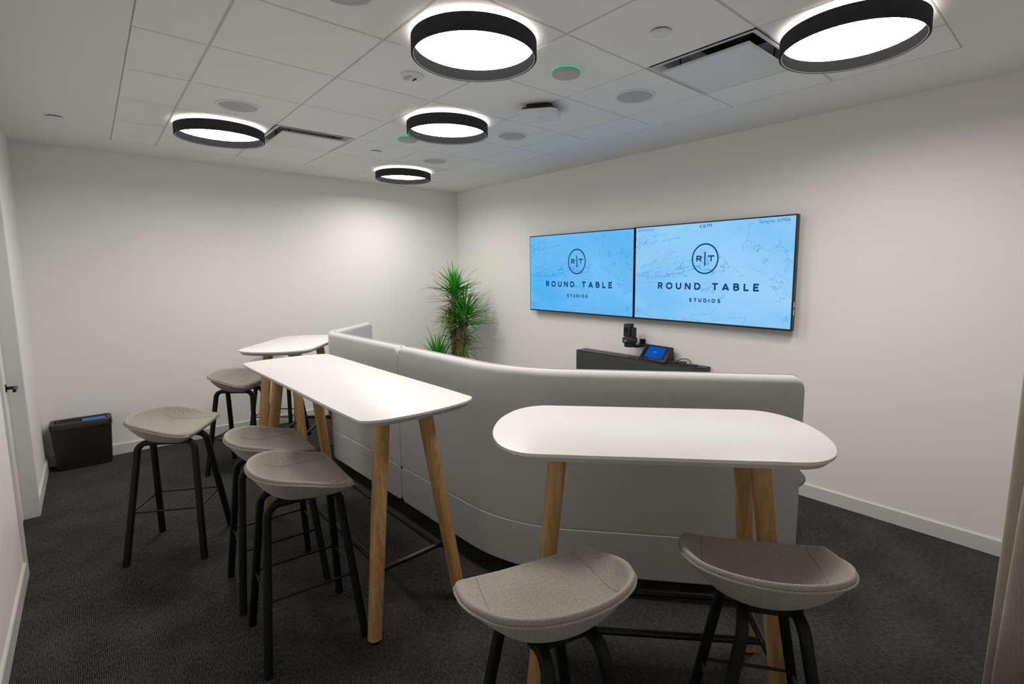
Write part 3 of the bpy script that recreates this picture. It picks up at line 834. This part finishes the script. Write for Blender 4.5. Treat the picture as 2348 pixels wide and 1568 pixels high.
# ------------------------------------------------------------------ curtain bunched at the right
t = thing('curtain', 'beige linen curtain gathered at the right edge of the photo', 'curtain', (5.93, -1.32, 0), math.radians(-66))
rows = []
nU = 240
zs = [.015, .04, .3, .8, 1.4, 2.0, 2.6, H - .03]
for z in zs:
    r = []
    for i in range(nU + 1):
        u = i / nU; k = 1 - .35 * z / H
        flare = (-.025 + .10 * min(z, 1.3)) * (1 - u) ** 3
        r.append((u * 1.10 + flare, .060 * k * math.sin(u * PI * 15) + .018 * math.sin(u * 21 + z), z))
    rows.append(r)
back = [[(p[0], p[1] + .004, p[2]) for p in r] for r in rows]
cm = MB().grid(rows); cm.grid(back)
obj('fabric', cm, M['curtain'], t, angle=70)
hem = MB().tube([(rows[k][2][0] + .0, rows[k][2][1] - .002, zs[k]) for k in range(1, len(zs))], .0018, 6)
obj('hem_stitch', hem, M['curtain'], t)
obj('track', MB().box(-.02, 1.14, -.025, .025, H - .03, H), M['plastic_w'], t, smooth=False)

# ------------------------------------------------------------------ corner plant
pb = Vector((.66, -.45, 0)); IR = Vector((.665, .747, 0)); IF = Vector((.747, -.665, 0))   # right / towards-viewer on the floor
t = thing('potted_yucca', 'tall potted yucca with spiky green crowns in the far corner', 'potted plant', tuple(pb))
obj('planter', MB().lathe([(0, 0), (.15, 0), (.155, .01), (.19, .40), (.195, .41), (.185, .41), (.18, .37), (0, .37)], 48), M['pot'], t)
obj('soil', MB().lathe([(0, .372), (.179, .372)], 32), M['soil'], t)
def pt(r, z, f=0): return IR * r + IF * f + Vector((0, 0, z))
def cane(pts, r0, r1):
    P = catmull([pt(*p) for p in pts], False, 6); n = len(P)
    rad = [(r0 + (r1 - r0) * i / (n - 1)) * (1 + .10 * math.sin(i * 2.3)) for i in range(n)]
    return obj('cane', MB().tube(P, rad, 12), M['trunk'], t)
def crown(name, parent, c, nl, l0, l1, up0, up1, mat, width=.020, droop=.25, az=(0, 2 * PI), zs=.10):
    mb = MB()
    for k in range(nl):
        a = random.uniform(*az); el = random.uniform(up0, up1); L = random.uniform(l0, l1); w = width * random.uniform(.7, 1.15)
        o = c + Vector((0, 0, random.uniform(-zs, zs * .3)))
        h = Vector((math.cos(a), math.sin(a), 0)); s = Vector((-math.sin(a), math.cos(a), 0))
        dr = droop * random.uniform(.3, 1.3)
        n = 7; rows = []
        for q in range(n):
            u = q / (n - 1)
            e = el - dr * u * u * 1.6
            if q == 0: p = o.copy(); 
            else: p = p + (h * math.cos(e) + Vector((0, 0, math.sin(e)))) * (L / (n - 1))
            wd = w * (.55 + .45 * math.sin(min(1, u * 2.2) * PI / 2)) * max(.04, (1 - u ** 2.2)) * .5
            nu = (h * -math.sin(e) + Vector((0, 0, math.cos(e))))
            wall = pb + p
            if wall.y > -.015: p.y = -.015 - pb.y
            if wall.x < .015: p.x = .015 - pb.x
            rows.append([p - s * wd + nu * wd * .35, p - nu * .0012, p + s * wd + nu * wd * .35])
        mb.grid(rows)
    return obj(name, mb, mat, parent, angle=60)
c1 = cane([(-.05, .37), (-.055, .8), (-.06, 1.15), (-.045, 1.50)], .040, .028)
c2 = cane([(.05, .37, .06), (.03, .70, .06), (.06, .98, .05), (.085, 1.16, .04)], .066, .050)
c3 = cane([(-.11, .37, .05), (-.22, .52, .06), (-.27, .60, .06)], .030, .024)
crown('leaf_crown', c1, pt(-.035, 1.47), 125, .26, .43, .05, 1.52, M['leaf'], .030, .14, zs=.14)
crown('old_leaves', c1, pt(-.06, 1.22), 210, .14, .32, -.8, 1.2, M['leafold'], .018, .4, zs=.40)
crown('dry_leaves', c1, pt(-.12, 1.26), 30, .18, .34, -1.4, -.4, M['leafdry'], .014, .3, zs=.14)
crown('leaf_crown', c2, pt(.085, 1.17, .04), 125, .28, .48, -.1, 1.42, M['leaf'], .030, .18, zs=.16)
crown('old_leaves', c2, pt(.06, 1.02, .04), 160, .16, .36, -.9, .9, M['leafold'], .017, .5, zs=.34)
crown('dry_leaves', c2, pt(.02, .78, .05), 45, .12, .34, -1.0, .6, M['leafold'], .012, .5, zs=.36)
crown('leaf_crown', c3, pt(-.26, .60, .06), 75, .28, .44, .2, 1.5, M['leaf'], .030, .16)

# ------------------------------------------------------------------ camera, world, view
cam = bpy.data.cameras.new('camera'); co = bpy.data.objects.new('camera', cam); COL.objects.link(co)
f_px, yaw, pitch, roll = 1147.45, 2.4137, -.1180, -.0049
cam.sensor_fit = 'HORIZONTAL'; cam.sensor_width = 36; cam.lens = f_px / 2348 * 36
cam.shift_x = -55.15 / 2348; cam.shift_y = -26.2 / 2348
cam.clip_start = .02
fw = Vector((math.cos(pitch) * math.cos(yaw), math.cos(pitch) * math.sin(yaw), math.sin(pitch)))
r0 = Vector((math.sin(yaw), -math.cos(yaw), 0)); u0 = r0.cross(fw)
r1 = r0 * math.cos(roll) + u0 * math.sin(roll); u1 = u0 * math.cos(roll) - r0 * math.sin(roll)
m = Matrix((r1, u1, -fw)).transposed().to_4x4(); m.translation = (6.1056, -3.9604, 1.7158)
co.matrix_world = m
SC.camera = co
wd = bpy.data.worlds.new('world'); SC.world = wd; wd.use_nodes = True
wd.node_tree.nodes['Background'].inputs['Color'].default_value = (.05, .05, .055, 1)
wd.node_tree.nodes['Background'].inputs['Strength'].default_value = .2
SC.view_settings.view_transform = 'Standard'; SC.view_settings.look = 'None'
SC.view_settings.exposure = 0; SC.view_settings.gamma = 1; SC.view_settings.use_curve_mapping = False
SC.cycles.use_denoising = True
SC.cycles.max_bounces = 10; SC.cycles.diffuse_bounces = 6
